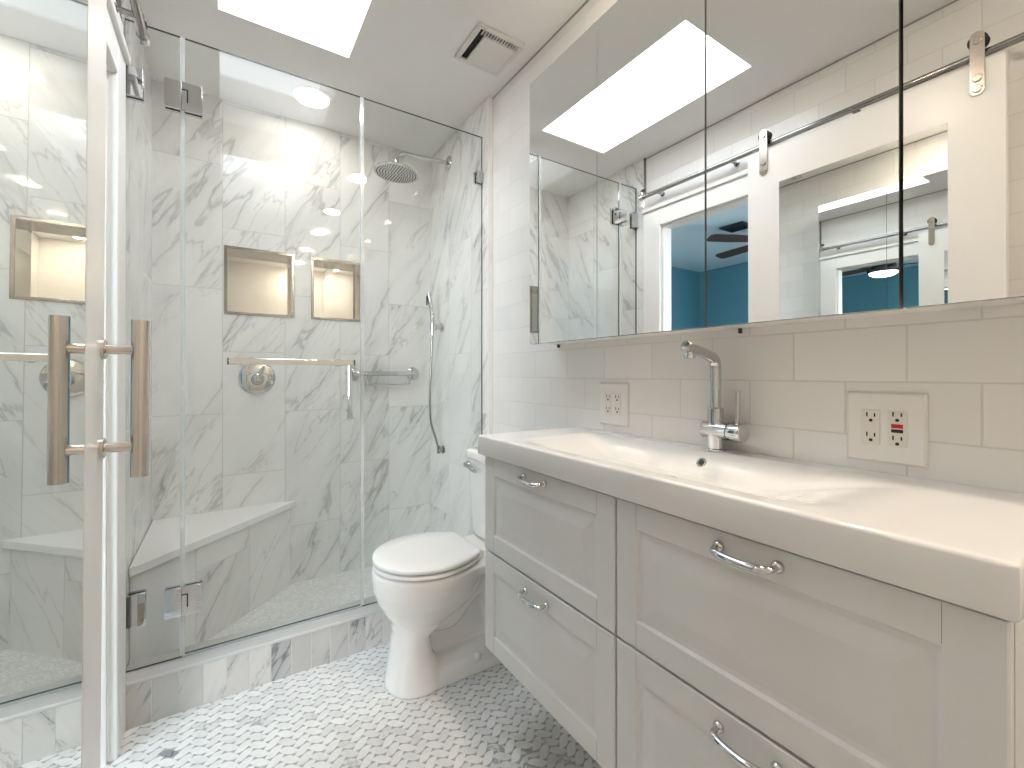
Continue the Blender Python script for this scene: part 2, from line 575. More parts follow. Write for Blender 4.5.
# ceiling with the skylight opening
SX0, SX1, SY0, SY1 = -0.022, 0.437, 1.034, 1.930
bm = bmesh.new()
xs = [XL - 0.12, SX0, SX1, XR + 0.12]; ys = [YF - 0.12, SY0, SY1, YB + 0.12]
for i in range(3):
    for j in range(3):
        if i == 1 and j == 1: continue
        box(bm, xs[i], xs[i + 1], ys[j], ys[j + 1], CEIL, CEIL + 0.12)
bmesh.ops.remove_doubles(bm, verts=bm.verts, dist=1e-5)
struct('ceiling', bm, M['ceiling'])
SH = 0.24
w1 = tag(bpy.data.objects.new('window_1', None), kind='structure'); C.objects.link(w1)
w1.location = (0.2, 1.5, CEIL)
bm = bmesh.new()
q_ = 0.0015
for x0, x1, y0, y1 in ((SX0 - 0.02, SX0 + q_, SY0 - 0.02, SY1 + 0.02), (SX1 - q_, SX1 + 0.02, SY0 - 0.02, SY1 + 0.02),
                       (SX0 + q_, SX1 - q_, SY0 - 0.02, SY0 + q_), (SX0 + q_, SX1 - q_, SY1 - q_, SY1 + 0.02)):
    box(bm, x0, x1, y0, y1, CEIL + 0.0005, CEIL + SH)
obj('skylight_shaft', bm, M['white_paint'], w1)
bm = bmesh.new(); box(bm, SX0 - 0.02, SX1 + 0.02, SY0 - 0.02, SY1 + 0.02, CEIL + SH, CEIL + SH + 0.02)
obj('skylight_dome', bm, M['sky_dome'], w1)

for n_, x0, x1 in (('shadow_strip_left', XL, XL + 0.003), ('shadow_strip_right', XR - 0.003, XR)):  # thin grey strips stand for the shadow where wall meets ceiling
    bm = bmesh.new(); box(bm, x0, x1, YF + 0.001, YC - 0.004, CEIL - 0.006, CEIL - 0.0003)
    struct(n_, bm, M['ceiling_shadow'])

# shower floor and curb
bm = bmesh.new(); box(bm, XSL - 0.02, XSR + 0.02, YC + 0.05, YB + 0.02, -0.06, 0.035)
struct('floor_shower', bm, M['pebble'])
bm = bmesh.new(); box(bm, XSL - 0.001, XSR + 0.001, YC, YC + 0.125, -0.02, 0.1375)
cb = struct('trim_5', bm, M['marble_curb'])
bm = bmesh.new(); box(bm, XSL + 0.0005, XSR - 0.0005, YC - 0.004, YC + 0.129, 0.1375, 0.150)
struct('trim_6', bm, M['curb_top'], bevel=0.003)

# ------------------------------------------------------------------ the bedroom beyond the doorway
BX, BY0, BY1 = -3.3, -1.2, 3.5
XW = XL - WT
bm = bmesh.new(); box(bm, BX - 0.1, BX, BY0, BY1, 0, CEIL)
struct('wall_bedroom_far', bm, M['blue_wall'])
bm = bmesh.new(); box(bm, BX - 0.1, XW - 0.001, BY1, BY1 + 0.1, 0, CEIL)
struct('wall_bedroom_side', bm, M['blue_wall'])
bm = bmesh.new(); box(bm, BX - 0.1, XW - 0.001, BY0 - 0.1, BY0, 0, CEIL)
struct('wall_bedroom_front', bm, M['blue_wall'])
bm = bmesh.new(); box(bm, BX - 0.1, XW - 0.0005, BY0 - 0.1, BY1 + 0.1, CEIL, CEIL + 0.1)
struct('ceiling_bedroom', bm, M['bed_ceiling'])
bm = bmesh.new(); box(bm, BX - 0.1, XW + 0.03, BY0 - 0.1, BY1 + 0.1, -0.06, -0.001)
struct('floor_bedroom', bm, M['wood_floor'])

fx, fy, fz = -2.2, 2.0, 2.292
fan = thing('ceiling_fan', 'dark ceiling fan with lit lamp bowl hanging in blue bedroom, seen in mirror', 'ceiling fan', (fx, fy, CEIL))
bm = bmesh.new(); lathe(bm, (fx, fy, CEIL), (0, 0, -1), [(0, 0.045), (0.03, 0.045), (0.07, 0.062), (0.114, 0.10), (0.118, 0.09)])
obj('mount', bm, M['fan_metal'], fan, True)
bm = bmesh.new(); lathe(bm, (fx, fy, fz + 0.044), (0, 0, -1), [(0, 0.10), (0.02, 0.125), (0.05, 0.15), (0.085, 0.15), (0.095, 0.135)])
obj('motor_housing', bm, M['fan_metal'], fan, True)
bm = bmesh.new(); lathe(bm, (fx, fy, fz - 0.050), (0, 0, -1), [(0, 0.135), (0.02, 0.125), (0.04, 0.09), (0.052, 0.03), (0.054, 0.001)])
obj('lamp_bowl', bm, M['fan_lamp'], fan, True)
for k in range(5):
    a = math.radians(28 + 72 * k)
    d = Vector((math.cos(a), math.sin(a), 0)); s = Vector((-math.sin(a), math.cos(a), 0))
    bm = bmesh.new()
    rings = []
    for r_, w_ in ((0.12, 0.025), (0.2, 0.05), (0.42, 0.062), (0.60, 0.060), (0.63, 0.04)):
        c = Vector((fx, fy, fz + 0.02)) + d * r_
        up = Vector((0, 0, 1)); tilt = s * math.cos(0.2) - up * math.sin(0.2)
        nrm = up * math.cos(0.2) + s * math.sin(0.2)
        rings.append([c + tilt * w_ + nrm * 0.004, c - tilt * w_ + nrm * 0.004, c - tilt * w_ - nrm * 0.004, c + tilt * w_ - nrm * 0.004])
    loft(bm, rings)
    obj('blade', bm, M['fan_wood'], fan)
# added unseen window: its glowing pane only fills the bedroom with daylight
w2 = tag(bpy.data.objects.new('added_fill_window', None), kind='structure'); C.objects.link(w2)
w2.location = (BX, -0.2, 1.5)
bm = bmesh.new(); box(bm, BX + 0.002, BX + 0.012, -0.95, 0.45, 0.85, 2.15)
obj('added_pane', bm, M['fill_glow'], w2)
bm = bmesh.new()
for a_ in ((-1.03, -0.95, 0.77, 2.23), (0.45, 0.53, 0.77, 2.23), (-0.95, 0.45, 0.77, 0.85), (-0.95, 0.45, 2.15, 2.23), (-0.27, -0.23, 0.85, 2.15)):
    box(bm, BX + 0.001, BX + 0.035, a_[0], a_[1], a_[2], a_[3])
obj('added_frame', bm, M['white_paint'], w2)
vt = thing('ceiling_vent', 'dark air vent in pale blue bedroom ceiling, seen in mirror', 'vent', (-1.9, 2.25, CEIL))
bm = bmesh.new(); box(bm, -2.07, -1.87, 2.12, 2.34, CEIL - 0.012, CEIL - 0.001); obj('frame', bm, M['vent_dark'], vt, bevel=0.003)
for k in range(9):
    bm = bmesh.new(); box(bm, -2.055, -1.885, 2.140 + k * 0.021, 2.147 + k * 0.021, CEIL - 0.02, CEIL - 0.012)
    obj('louvre', bm, M['vent_dark'], vt)

# ------------------------------------------------------------------ shower glass
def pane(name, x0, x1, z0, z1, parent):
    bm = bmesh.new()
    fs = box(bm, x0, x1, YG - 0.005, YG + 0.005, z0, z1)
    for i in (0, 1, 3, 5): fs[i].material_index = 1
    return obj(name, bm, [M['glass'], M['glass_edge']], parent)

GT = 2.285
P0, P1, D0, D1, Q0, Q1 = -0.2735, -0.1250, -0.1195, 0.4770, 0.4830, 1.0560
lp = thing('glass_panel', 'narrow fixed glass panel beside the white door casing, two square clamps on wall', 'shower glass', (-0.2, YG, 0.15))
pane('pane', P0, P1, 0.152, GT, lp)
dr = thing('shower_door', 'clear glass shower door with chrome towel bar and square hinges', 'shower door', (0.17, YG, 0.15))
pane('pane', D0, D1, 0.160, GT, dr)
rp = thing('glass_panel', 'fixed glass panel beside the toilet, meeting marble wall under the rain shower', 'shower glass', (0.75, YG, 0.15))
pane('pane', Q0, Q1, 0.152, GT, rp)
bm = bmesh.new(); box(bm, P1 - 0.004, D0 + 0.004, YG - 0.0085, YG - 0.0053, 0.16, GT - 0.002)
obj('vinyl_seal', bm, M['seal'], dr)
bm = bmesh.new(); box(bm, D1 - 0.004, Q0 + 0.004, YG - 0.0085, YG - 0.0053, 0.16, GT - 0.002)
obj('vinyl_seal', bm, M['seal'], dr)
bm = bmesh.new(); box(bm, D0, D1, YG - 0.004, YG + 0.004, 0.1505, 0.1595)
obj('bottom_sweep', bm, M['seal'], dr)

def hinge(x0, x1, z0, z1, parent, knuckle=True):
    bm = bmesh.new()
    for y0, y1 in ((YG - 0.0185, YG - 0.0055), (YG + 0.0055, YG + 0.0185)):
        if knuckle:
            xm = (P1 + D0) / 2
            box(bm, x0, xm - 0.003, y0, y1, z0, z1)
            box(bm, xm - 0.001, x1, y0, y1, z0, z1)
        else:
            box(bm, x0, x1, y0, y1, z0, z1)
    h = obj('hinge' if knuckle else 'wall_clamp', bm, M['chrome'], parent, bevel=0.0006)
    if knuckle:
        bm = bmesh.new()
        zc = (z0 + z1) / 2; xm = (P1 + D0) / 2
        for sz in (1,):
            box(bm, xm + 0.012, xm + 0.016, YG - 0.0192, YG - 0.0186, z0 + 0.026, z1 - 0.026)
            box(bm, xm - 0.002, xm + 0.016, YG - 0.0192, YG - 0.0186, z1 - 0.027, z1 - 0.023)
        obj('pivot_slot', bm, M['dark_gap'], h)
    return h

hinge(-0.1715, -0.067, 2.030, 2.124, dr)
hinge(-0.1715, -0.067, 0.300, 0.396, dr)
hinge(-0.2730, -0.2270, 2.034, 2.128, lp, False)
hinge(-0.2690, -0.2210, 0.300, 0.404, lp, False)
hinge(1.0200, 1.0555, 2.055, 2.110, rp, False)
hinge(1.0200, 1.0555, 0.300, 0.355, rp, False)

# towel bar with the pull handle on the door
bm = bmesh.new(); box(bm, 0.010, 0.440, 1.850, 1.866, 1.160, 1.182)
tb = obj('towel_bar', bm, M['bright_chrome'], dr, bevel=0.002)
for x0_, x1_ in ((0.0065, 0.0098), (0.4402, 0.4435)):
    bm = bmesh.new(); box(bm, x0_, x1_, 1.849, 1.867, 1.159, 1.183)
    obj('end_cap', bm, M['fan_metal'], tb)
for x in (0.083, 0.385):
    bm = bmesh.new(); cyl(bm, (x, 1.864, 1.171), (x, YG - 0.005, 1.171), 0.009); lathe(bm, (x, YG - 0.0055, 1.171), (0, -1, 0), [(0, 0.016), (0.008, 0.016)])
    obj('bar_post', bm, M['chrome'], tb, True)
bm = bmesh.new(); tube(bm, [(0.424, 1.858, 1.160), (0.424, 1.858, 0.960)], 0.0095); box(bm, 0.414, 0.434, 1.848, 1.868, 0.945, 0.962)
ph = obj('pull_handle', bm, M['bright_chrome'], dr, True)
for z in (0.975, 1.10):
    bm = bmesh.new(); cyl(bm, (0.424, 1.864, z), (0.424, YG - 0.0055, z), 0.008)
    obj('handle_post', bm, M['chrome'], ph, True)

# ------------------------------------------------------------------ shower fittings
def niche(x0, x1, z0, z1, label):
    t = thing('shower_niche', label, 'shelf niche', ((x0 + x1) / 2, YB, z0), 'steel niches in the shower wall')
    d = 0.088
    bm = bmesh.new(); fw = 0.014
    for a in ((x0, x1, z0, z0 + fw), (x0, x1, z1 - fw, z1), (x0, x0 + fw, z0 + fw, z1 - fw), (x1 - fw, x1, z0 + fw, z1 - fw)):
        box(bm, a[0], a[1], YB - 0.004, YB + 0.002, a[2], a[3])
    obj('frame', bm, M['rail_steel'], t, bevel=0.0012)
    bm = bmesh.new(); i0, i1, k0, k1 = x0 + fw - 0.001, x1 - fw + 0.001, z0 + fw - 0.001, z1 - fw + 0.001
    w = 0.002
    box(bm, i0, i1, YB + d, YB + d + w, k0, k1)
    box(bm, i0, i0 + w, YB, YB + d, k0, k1); box(bm, i1 - w, i1, YB, YB + d, k0, k1)
    box(bm, i0, i1, YB, YB + d, k0, k0 + w); box(bm, i0, i1, YB, YB + d, k1 - w, k1)
    obj('liner', bm, M['steel'], t)
niche(*N1, 'square polished steel wall niche above the round shower valve')
niche(*N2, 'polished steel wall niche above the grab bar, the one nearer the rain shower')

vx, vz = 0.136, 1.106
sv = thing('shower_valve', 'round chrome shower valve with lever below steel niche', 'shower valve', (vx, YB, vz))
bm = bmesh.new(); lathe(bm, (vx, YB, vz), (0, -1, 0), [(0, 0.080), (0.006, 0.080), (0.012, 0.074), (0.016, 0.05), (0.017, 0.03)], 48)
obj('escutcheon', bm, M['bright_chrome'], sv, True)
bm = bmesh.new(); lathe(bm, (vx, YB - 0.016, vz - 0.006), (0, -1, 0), [(0, 0.030), (0.03, 0.028), (0.042, 0.022), (0.045, 0.01)])
obj('hub', bm, M['chrome'], sv, True)
bm = bmesh.new(); tube(bm, [(vx - 0.005, YB - 0.048, vz - 0.012), (vx + 0.012, YB - 0.056, vz + 0.02), (vx + 0.026, YB - 0.060, vz + 0.058)], [0.011, 0.009, 0.006])
obj('lever', bm, M['chrome'], sv, True)

gb = thing('grab_bar', 'chrome grab bar with small wire shelf on marble back wall', 'grab bar', (0.77, YB, 1.13))
bm = bmesh.new()
gz = 1.128
pts = [(0.600, YB - 0.002, gz)] + arc_corner((0.600, YB, gz), (0.600, YB - 0.055, gz), (0.7, YB - 0.055, gz), 0.028) + \
      arc_corner((0.8, YB - 0.055, gz), (0.944, YB - 0.055, gz), (0.944, YB, gz), 0.028) + [(0.944, YB - 0.002, gz)]
tube(bm, pts, 0.0135)
obj('bar', bm, M['chrome'], gb, True)
for x in (0.600, 0.944):
    bm = bmesh.new(); lathe(bm, (x, YB, gz), (0, -1, 0), [(0, 0.038), (0.006, 0.038), (0.012, 0.030), (0.013, 0.015)])
    obj('flange', bm, M['chrome'], gb, True)
bm = bmesh.new()
y_ = YB - 0.055
pts = [(0.665, y_, gz)] + arc_corner((0.665, y_, gz), (0.665, y_ - 0.004, gz - 0.062), (0.8, y_ - 0.004, gz - 0.062), 0.012) + \
      arc_corner((0.8, y_ - 0.004, gz - 0.062), (0.905, y_ - 0.004, gz - 0.062), (0.905, y_, gz), 0.012) + [(0.905, y_, gz)]
tube(bm, pts, 0.0045, 10)
pts = [(0.665, y_ - 0.002, gz - 0.055), (0.665, YB - 0.006, gz - 0.060), (0.905, YB - 0.006, gz - 0.060), (0.905, y_ - 0.002, gz - 0.055)]
tube(bm, pts, 0.0035, 8)
obj('wire_shelf', bm, M['chrome'], gb, True)

ry = 2.28
rs = thing('rain_shower', 'round chrome rain shower head on arm from marble wall', 'shower head', (XSR, ry, 2.30))
bm = bmesh.new()
hx, hz = 0.758, 2.188
pts = [(XSR - 0.002, ry, 2.312)] + arc_corner((XSR, ry, 2.312), (hx, ry, 2.296), (hx, ry, 2.2), 0.05) + [(hx, ry, hz + 0.02)]
tube(bm, pts, 0.0105)
obj('arm', bm, M['chrome'], rs, True)
bm = bmesh.new(); lathe(bm, (XSR, ry, 2.312), (-1, 0, 0), [(0, 0.038), (0.005, 0.038), (0.012, 0.026), (0.013, 0.012)])
obj('flange', bm, M['chrome'], rs, True)
hd = Vector((-0.05, 0.02, -1))
bm = bmesh.new(); lathe(bm, (hx, ry, hz + 0.024), hd, [(0, 0.016), (0.012, 0.020), (0.016, 0.060), (0.020, 0.110), (0.026, 0.118), (0.033, 0.116), (0.034, 0.108)], 48)
hh = obj('head', bm, M['chrome'], rs, True)
bm = bmesh.new()
d, u, w = frame_of(hd)
cc = Vector((hx, ry, hz + 0.024)) + d * 0.034
for ring in range(1, 8):
    m = ring * 6
    for k in range(m):
        a = 2 * PI * k / m
        p = cc + (u * math.cos(a) + w * math.sin(a)) * ring * 0.0142
        lathe(bm, p, d, [(-0.001, 0.0032), (0.003, 0.0022)], 6)
obj('nozzle_field', bm, M['black'], hh)['kind'] = 'stuff'

hy = 2.372
hs = thing('hand_shower', 'slim chrome hand shower in wall bracket with hanging hose', 'hand shower', (XSR, hy, 1.39))
bm = bmesh.new(); lathe(bm, (XSR, hy, 1.395), (-1, 0, 0), [(0, 0.026), (0.006, 0.026), (0.010, 0.014), (0.045, 0.013)]); lathe(bm, (XSR - 0.058, hy, 1.372), (0.02, 0, 1), [(0, 0.017), (0.042, 0.019)])
obj('bracket', bm, M['chrome'], hs, True)
bm = bmesh.new(); tube(bm, [(XSR - 0.060, hy, 1.345), (XSR - 0.058, hy, 1.42), (XSR - 0.062, hy + 0.012, 1.50), (XSR - 0.070, hy + 0.03, 1.585), (XSR - 0.071, hy + 0.031, 1.592)], [0.009, 0.0115, 0.0125, 0.0135, 0.010])
wd = obj('wand', bm, M['chrome'], hs, True)
bm = bmesh.new(); box(bm, XSR - 0.0865, XSR - 0.083, hy + 0.016, hy + 0.03, 1.52, 1.575)
obj('spray_face', bm, M['black_plastic'], wd)
bm = bmesh.new()
tube(bm, bez([(XSR - 0.060, hy, 1.350), (XSR - 0.064, hy + 0.005, 1.22), (XSR - 0.070, hy + 0.012, 1.02), (XSR - 0.066, hy + 0.010, 0.86), (XSR - 0.045, hy - 0.01, 0.76), (XSR - 0.030, hy - 0.02, 0.695)], 10), 0.0065, 12)
obj('hose', bm, M['rail_steel'], hs, True)
bm = bmesh.new(); lathe(bm, (XSR, hy - 0.02, 0.690), (-1, 0, 0), [(0, 0.022), (0.006, 0.022), (0.009, 0.012), (0.036, 0.012)]); cyl(bm, (XSR - 0.030, hy - 0.02, 0.672), (XSR - 0.030, hy - 0.02, 0.715), 0.010)
obj('wall_outlet', bm, M['rail_steel'], hs, True)

# corner bench
bc = thing('corner_bench', 'triangular corner shower bench with white slab over marble tile', 'bench', (-0.1, 2.35, 0.035))
def tri(bm, pts, z0, z1):
    loft(bm, [[(x, y, z0) for x, y in pts], [(x, y, z1) for x, y in pts]])
bm = bmesh.new(); tri(bm, [(XSL + 0.001, 1.985), (0.290, YB - 0.001), (XSL + 0.001, YB - 0.001)], 0.036, 0.434)
obj('base', bm, M['marble_bench'], bc)
bm = bmesh.new(); tri(bm, [(XSL + 0.001, 1.957), (0.312, YB - 0.001), (XSL + 0.001, YB - 0.001)], 0.4345, 0.469)
obj('seat_slab', bm, M['bench_top'], bc, bevel=0.004)

# ------------------------------------------------------------------ recessed lamps and the fan grille
def downlight(x, y, r, mat, label):
    t = thing('recessed_lamp', label, 'ceiling lamp', (x, y, CEIL), 'recessed ceiling lamps')
    bm = bmesh.new(); lathe(bm, (x, y, CEIL), (0, 0, -1), [(0, r + 0.016), (0.004, r + 0.014), (0.006, r + 0.002)], 40)
    obj('trim_ring', bm, M['white_paint'], t, True)
    bm = bmesh.new(); lathe(bm, (x, y, CEIL - 0.0055), (0, 0, -1), [(0, r), (0.0022, r), (0.0026, r * 0.9)], 40)
    obj('lens', bm, mat, t)
downlight(0.35, 2.297, 0.072, M['shower_lamp'], 'round lit recessed lamp in the ceiling inside the shower')
downlight(0.75, 0.72, 0.062, M['lamp'], 'round recessed lamp over the vanity, reflected in shower glass')
downlight(0.73, -0.66, 0.062, M['lamp'], 'round recessed lamp behind the camera, faintest reflection in shower glass')
downlight(0.73, -0.02, 0.062, M['lamp'], 'round recessed lamp over right end of vanity, faint reflection in glass')

vx0, vx1, vy0, vy1 = 0.802, 1.012, 1.458, 1.676
ef = thing('exhaust_fan', 'square white exhaust fan grille in ceiling with dark slots', 'exhaust fan', ((vx0 + vx1) / 2, (vy0 + vy1) / 2, CEIL))
bm = bmesh.new(); fw = 0.018
for a in ((vx0, vx1, vy0, vy0 + fw), (vx0, vx1, vy1 - fw, vy1), (vx0, vx0 + fw, vy0 + fw, vy1 - fw), (vx1 - fw, vx1, vy0 + fw, vy1 - fw)):
    box(bm, a[0], a[1], a[2], a[3], CEIL - 0.014, CEIL)
obj('frame', bm, M['grille'], ef, bevel=0.004)
bm = bmesh.new(); box(bm, vx0 + fw, vx1 - fw, vy0 + fw, vy1 - fw, CEIL - 0.003, CEIL - 0.0005)
obj('duct_opening', bm, M['dark_gap'], ef)
g = 0.027
bm = bmesh.new(); box(bm, vx0 + fw + g, vx1 - fw, vy0 + fw + g, vy1 - fw, CEIL - 0.013, CEIL - 0.004)
obj('cover_plate', bm, M['grille'], ef, bevel=0.003)
for k in range(13):
    x = vx0 + fw + 0.012 + k * 0.0125
    bm = bmesh.new(); box(bm, x, x + 0.0045, vy0 + fw, vy0 + fw + g, CEIL - 0.011, CEIL - 0.005)
    obj('grille_bar', bm, M['grille'], ef)

# ------------------------------------------------------------------ vanity
VX = 0.684            # drawer fronts
CX = 0.672            # counter front edge
VZ0, VZM, VZ1 = 0.273, 0.578, 0.869
VY0, VYM, VY1 = 0.1034, 0.6568, 1.2087
va = thing('vanity_cabinet', 'pale grey wall-hung vanity cabinet with four panelled drawers', 'bathroom cabinet', (VX, 0.65, VZ0))
bm = bmesh.new(); box(bm, VX + 0.070, XR - 0.001, VY0 + 0.016, VY1 - 0.017, VZ0 + 0.004, VZ1 + 0.002)
box(bm, VX + 0.0255, XR - 0.001, VY0, VY0 + 0.016, VZ0 + 0.004, VZ1 + 0.002); box(bm, VX + 0.0255, XR - 0.001, VY1 - 0.017, VY1 - 0.001, VZ0 + 0.004, VZ1 + 0.002)
obj('body', bm, M['vanity_grey'], va)

def drawer(y0, y1, z0, z1, hl):
    bm = bmesh.new()
    # nested outlines from the rim inwards: (inset, x)
    steps = [(0.0, VX + 0.020), (0.0, VX + 0.002), (0.002, VX), (0.052, VX), (0.057, VX + 0.0055), (0.066, VX + 0.0055), (0.094, VX + 0.0015), (0.098, VX + 0.001)]
    rings = []
    for i, x in steps:
        rings.append([(x, y0 + i, z0 + i), (x, y1 - i, z0 + i), (x, y1 - i, z1 - i), (x, y0 + i, z1 - i)])
    loft(bm, rings)
    dw = obj('drawer', bm, M['vanity_grey'], va)
    # short joints where the rails of the frame meet its stiles
    for y in (y0 + 0.052, y1 - 0.0526):
        for za, zb in ((z0 + 0.003, z0 + 0.050), (z1 - 0.050, z1 - 0.003)):
            bm = bmesh.new(); box(bm, VX - 0.0002, VX + 0.0008, y, y + 0.0006, za, zb)
            obj('frame_joint', bm, M['mirror_edge'], dw)
    # bow handle
    hy0, hy1, hz = hl
    bm = bmesh.new()
    yc = (hy0 + hy1) / 2
    pts = bez([(VX - 0.002, hy1, hz), (VX - 0.017, hy1 - 0.001, hz - 0.001), (VX - 0.025, hy1 - 0.012, hz - 0.003), (VX - 0.029, yc, hz - 0.004), (VX - 0.025, hy0 + 0.012, hz - 0.003), (VX - 0.017, hy0 + 0.001, hz - 0.001), (VX - 0.002, hy0, hz)], 6)
    n = len(pts)
    tube(bm, pts, [0.0042 + 0.0022 * math.sin(PI * i / (n - 1)) for i in range(n)], 14)
    h = obj('handle', bm, M['chrome'], dw, True)
    for y in (hy0, hy1):
        lb = bmesh.new(); lathe(lb, (VX, y, hz), (-1, 0, 0), [(0, 0.0095), (0.003, 0.0095), (0.006, 0.007), (0.008, 0.0045)], 20)
        # feet belong to the handle mesh
        me = bpy.data.meshes.new('tmp'); bmesh.ops.recalc_face_normals(lb, faces=lb.faces); lb.to_mesh(me); lb.free()
        bb = bmesh.new(); bb.from_mesh(h.data); bb.from_mesh(me); bb.to_mesh(h.data); bb.free()
        bpy.data.meshes.remove(me)
    for p in h.data.polygons: p.use_smooth = True
    return dw
gp = 0.0028
drawer(VYM + gp, VY1, VZM + gp, VZ1, (0.9005, 0.9935, 0.846))
drawer(VYM + gp, VY1, VZ0, VZM - gp, (0.893, 0.986, 0.538))
drawer(VY0, VYM - gp, VZM + gp, VZ1, (0.333, 0.426, 0.842))
drawer(VY0, VYM - gp, VZ0, VZM - gp, (0.333, 0.426, 0.544))

# wash basin slab with a trough pressed into it
CY0, CY1, CZ0, CZ1 = 0.0935, 1.239, 0.8725, 0.933
def smooth(a, b, x):
    s = min(1, max(0, (x - a) / (b - a))); return s * s * (3 - 2 * s)
def depth(x, y):
    fx_ = smooth(0.700, 0.800, x) * (1 - smooth(0.955, 1.028, x))
    fy_ = smooth(0.24, 0.52, y) * (1 - smooth(0.93, 1.10, y))
    return 0.055 * fx_ * fy_ * (0.72 + 0.28 * smooth(0.72, 0.93, x))
wb = thing('wash_basin', 'long white ceramic wash basin slab on grey vanity', 'wash basin', (0.87, 0.65, CZ0))
bm = bmesh.new()
nx, ny = 90, 200
e = 0.006
def wx(i): return CX + e + (XR - 0.001 - CX - e) * i / nx
def wy(j): return CY0 + e + (CY1 - CY0 - 2 * e) * j / ny
G = [[bm.verts.new((wx(i), wy(j), CZ1 - depth(wx(i), wy(j)))) for j in range(ny + 1)] for i in range(nx + 1)]
for i in range(nx):
    for j in range(ny):
        bm.faces.new((G[i][j], G[i + 1][j], G[i + 1][j + 1], G[i][j + 1]))
edge = [G[nx][j] for j in range(0, 1)] 
loop = [G[i][0] for i in range(nx, -1, -1)] + [G[0][j] for j in range(1, ny + 1)] + [G[i][ny] for i in range(1, nx + 1)]
prev = loop
def offs(v, d, dz):
    x, y, z = v.co
    nx_ = ny_ = 0
    if v in left_s: nx_ = -1
    if v in near_s: ny_ = -1
    if v in far_s: ny_ = 1
    if nx_ and ny_: nx_ *= 0.7071; ny_ *= 0.7071
    return (x + nx_ * d, y + ny_ * d, CZ1 + dz)
left_s = set(G[0]); near_s = {G[i][0] for i in range(nx + 1)}; far_s = {G[i][ny] for i in range(nx + 1)}
src = loop
for d, dz in ((e * 0.38, -e * 0.076), (e * 0.71, -e * 0.29), (e * 0.92, -e * 0.62), (e, -e), (e, -(CZ1 - CZ0) + 0.004), (e * 0.5, -(CZ1 - CZ0))):
    cur = [bm.verts.new(offs(v, d, dz)) for v in src]
    for k in range(len(prev) - 1):
        bm.faces.new((prev[k], prev[k + 1], cur[k + 1], cur[k]))
    prev = cur
obj('basin', bm, M['ceramic'], wb, True, ang=50)
ox, oy = 0.992, 0.664
slope = Vector((-0.80, 0, 0.60)).normalized()
oz = CZ1 - depth(ox, oy)
bm = bmesh.new(); lathe(bm, Vector((ox, oy, oz)) - slope * 0.004, slope, [(0, 0.0125), (0.006, 0.0125), (0.0075, 0.0105), (0.006, 0.0078), (0.003, 0.0075)], 28)
orr = obj('overflow_ring', bm, M['chrome'], wb, True)
bm = bmesh.new(); lathe(bm, Vector((ox, oy, oz)) + slope * 0.0005, slope, [(0, 0.0074), (0.0012, 0.0074)], 20)
obj('overflow_hole', bm, M['drain_dark'], orr)
bm = bmesh.new(); lathe(bm, (0.87, 0.68, CZ1 - depth(0.87, 0.68) - 0.001), (0, 0, 1), [(0, 0.030), (0.003, 0.030), (0.005, 0.024), (0.0055, 0.01)], 32)
obj('drain_cover', bm, M['chrome'], wb, True)

# faucet
fx0, fy0 = 1.042, 0.658
ft = thing('faucet', 'tall angled chrome faucet standing on back of wash basin', 'faucet', (fx0, fy0, CZ1))
bm = bmesh.new(); lathe(bm, (fx0, fy0, CZ1), (0, 0, 1), [(0, 0.0245), (0.004, 0.0245), (0.006, 0.0195), (0.050, 0.0195)])
obj('base', bm, M['chrome'], ft, True)
bm = bmesh.new()
ax = Vector((-0.06, -1, 0)).normalized()
c0 = Vector((fx0, fy0, CZ1 + 0.051)) - ax * 0.036
lathe(bm, c0, ax, [(0, 0.016), (0.004, 0.0215), (0.074, 0.0215)])
obj('body', bm, M['chrome'], ft, True)
bm = bmesh.new(); lathe(bm, c0 + ax * 0.076, ax, [(0, 0.0215), (0.032, 0.0235), (0.0355, 0.022), (0.036, 0.012)])
lb_ = obj('lever_hub', bm, M['chrome'], ft, True)
p = c0 + ax * 0.094 + Vector((0, 0, 0.018))
bm = bmesh.new(); tube(bm, [p, p + Vector((0.0, -0.001, 0.03)), p + Vector((-0.001, -0.002, 0.083))], [0.0055, 0.0052, 0.006])
obj('lever_rod', bm, M['chrome'], lb_, True)
bm = bmesh.new(); lathe(bm, (fx0, fy0, CZ1 + 0.066), (0, 0, 1), [(0, 0.0185), (0.040, 0.019), (0.043, 0.015)])
obj('collar', bm, M['chrome'], ft, True)
bm = bmesh.new()
top = Vector((fx0, fy0, 1.166)); tip = Vector((0.885, fy0 - 0.026, 1.190))
pts = [Vector((fx0, fy0, CZ1 + 0.09))] + arc_corner(Vector((fx0, fy0, 1.0)), top, tip, 0.026, 8) + [tip]
tube(bm, pts, 0.0132, 20)
sp = obj('spout', bm, M['chrome'], ft, True)
d_ = (tip - top).normalized()
bm = bmesh.new(); lathe(bm, tip, d_, [(0, 0.0132), (0.0012, 0.012), (0.0014, 0.0085), (0.0006, 0.007)])
obj('end_cap', bm, M['rail_steel'], sp, True)
bm = bmesh.new(); ap = tip - d_ * 0.019
lathe(bm, ap, (0, 0, -1), [(0.006, 0.0105), (0.016, 0.0105), (0.017, 0.0125), (0.025, 0.0125), (0.026, 0.009)])
obj('aerator', bm, M['chrome'], sp, True)

